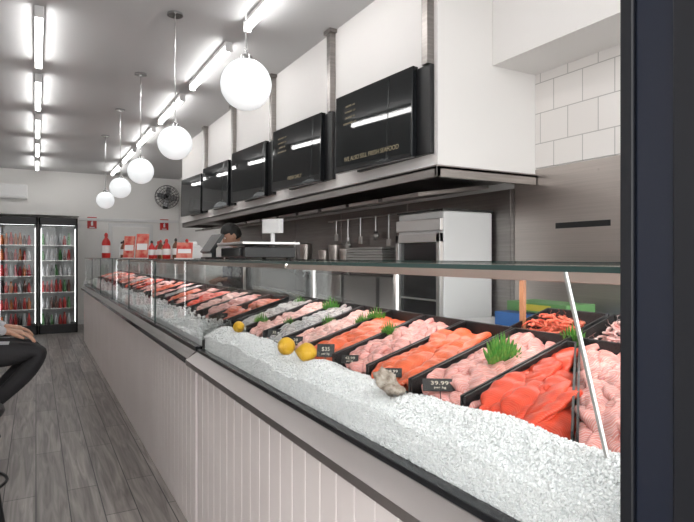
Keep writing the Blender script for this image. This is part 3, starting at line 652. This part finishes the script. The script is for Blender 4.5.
def head(c,yaw,pitch,hairm=HAIR):
    M=Matrix.Translation(c)@Matrix.Rotation(yaw,4,'Z')@Matrix.Rotation(pitch,4,'X')  # faces local -Y
    def fn(p):
        x,y,z=p.x,p.y,p.z
        if z<0: x*=1-.30*z*z*1.2; y=y*(1-.15*z*z) 
        if y<0:
            y*=.95
            for ex in(-.38,.38):
                dd=((x-ex)**2+(z-.02)**2)/.03; y+=.10*math.exp(-dd)
            y-=.20*math.exp(-(x*x/.012+(z+.20)**2/.03)); y-=.06*math.exp(-(x*x/.05+(z+.52)**2/.008)); y-=.08*math.exp(-(x*x/.06+(z+.85)**2/.02))
        return Vector((x,y,z))
    h=MB(); h.ell((0,0,0),(.077,.097,.118),48,40,fn=fn,M=M)
    for s in(-1,1): h.ell((s*.076,.01,-.008),(.010,.018,.03),12,10,M=M)
    e=MB()
    for s in(-1,1): e.ell((s*.030,-.079,.004),(.012,.010,.009),12,8,M=M)
    pu=MB()
    for s in(-1,1): pu.ell((s*.030,-.087,.004),(.005,.003,.005),10,6,M=M); pu.tube([(s*.045,-.083,.028),(s*.03,-.09,.031),(s*.015,-.088,.027)],.0028,5,M=M)
    lp=MB(); lp.ell((0,-.090,-.060),(.022,.006,.006),14,8,M=M)
    hr=MB()
    def fh(p):
        lim=.15; q=p.copy()
        if p.y<-.35: lim=.42
        elif p.y>.1: lim=-.35
        if p.z<lim:
            s=.86 if p.z<lim-.12 else .95; q*=s
        else: q*=1+.02*math.sin(p.x*23+p.y*17)
        return q
    hr.ell((0,.006,.006),(.085,.106,.127),48,40,fn=fh,M=M)
    return [h.obj('head',SKIN,smooth=True,auto=False),e.obj('eyes',WPLA,smooth=True),pu.obj('pupils_and_brows',HAIR,smooth=True),lp.obj('lips',mat('lips',(.42,.17,.14),.5),smooth=True),hr.obj('hair',hairm,smooth=True,auto=False)]
hx,hy,hz=-.42,3.95,.83
J=dict(pelvis=((hx,hy,hz+.03),(.13,.12)),spine=((hx-.01,hy,hz+.2),(.13,.11)),chest=((hx+.03,hy,hz+.42),(.15,.12)),neckb=((hx+.05,hy,hz+.54),(.06,.06)),neck=((hx+.07,hy,hz+.62),(.055,.055)),
 shL=((hx+.03,hy+.19,hz+.46),.06),elL=((hx+.08,hy+.24,hz+.19),.046),wrL=((hx+.26,hy+.12,hz+.135),.03),
 shR=((hx+.03,hy-.19,hz+.46),.06),elR=((hx+.06,hy-.25,hz+.19),.046),wrR=((hx+.27,hy-.13,hz+.135),.03),
 hipL=((hx+.03,hy+.09,hz),.10),midL=((hx+.22,hy+.11,hz),.083),knL=((hx+.43,hy+.13,hz+.0),.062),calfL=((hx+.33,hy+.12,hz-.14),.056),anL=((hx+.10,hy+.10,hz-.36),.036),toeL=((hx+.17,hy+.11,hz-.47),.034),
 hipR=((hx+.03,hy-.09,hz),.10),midR=((hx+.22,hy-.11,hz),.083),knR=((hx+.46,hy-.13,hz+.01),.062),calfR=((hx+.35,hy-.12,hz-.14),.056),anR=((hx+.12,hy-.10,hz-.36),.036),toeR=((hx+.19,hy-.11,hz-.47),.034))
def zc(a,b):
    if b[:3]=='toe': return 2
    if a[:3] in('hip','mid') or a[:2]=='kn' or a[:4]=='calf' or b[:3]=='hip': return 1
    if b=='neck': return 3
    return 0
cust=[body(J,[SHIRTW,TROU,SHOE,SKIN],zc)]
for s in'LR':
    w_=Vector(J['wr'+s][0]); cust.append(hand(w_,(1,.15 if s=='L' else -.05,-.18),(0,0,1),1 if s=='L' else -1,.3))
cust+=head((hx+.09,hy,hz+.73),math.pi/2,.15)
grp('seated_customer',cust)
wx,wy=1.86,5.6
J=dict(pelvis=((wx,wy,.95),(.14,.11)),spine=((wx,wy,1.11),(.13,.105)),chest=((wx-.03,wy,1.32),(.15,.115)),neckb=((wx-.06,wy,1.44),(.06,.06)),neck=((wx-.08,wy,1.51),(.054,.054)))
for s,q in(('L',-1),('R',1)):
    J.update({'sh'+s:((wx-.03,wy+q*.19,1.37),.058),'el'+s:((wx-.06,wy+q*.25,1.10),.045),'wr'+s:((wx-.19,wy+q*.12,1.18),.028),
    'hip'+s:((wx,wy+q*.09,.89),.10),'mid'+s:((wx,wy+q*.10,.68),.083),'kn'+s:((wx,wy+q*.11,.48),.06),'calf'+s:((wx+.01,wy+q*.11,.34),.056),'an'+s:((wx+.02,wy+q*.11,.07),.038),'toe'+s:((wx-.12,wy+q*.12,.035),.034)})
wk=[body(J,[SHIRTB,TROU,SHOE,SKIN],zc)]
for s,q in(('L',1),('R',-1)): wk.append(hand(J['wr'+s][0],(-.7,q*.6,-.15),(0,0,1),q,.35))
wk+=head((wx-.11,wy,1.62),-math.pi/2,.45)
ap=MB(); ap.box(-.15,.15,-.004,.004,-.45,.32,M=Matrix.Translation((wx-.15,wy,.98))@Matrix.Rotation(math.pi/2,4,'Z')); wk.append(ap.obj('apron',APRON))
grp('shop_worker',wk)
# ------------------------------------------------------------------ world, camera
w=bpy.data.worlds.new('World'); S.world=w; w.use_nodes=True
bg=w.node_tree.nodes['Background']; bg.inputs[0].default_value=(.99,.985,.98,1); bg.inputs[1].default_value=4.0
cam=bpy.data.cameras.new('camera'); co=bpy.data.objects.new('camera',cam); S.collection.objects.link(co)
co.location=(0,0,1.4); co.rotation_euler=(math.pi/2,0,-math.radians(29.05)); cam.sensor_width=36; cam.lens=560/694*36; cam.shift_y=-4/694; cam.clip_start=.02
S.camera=co
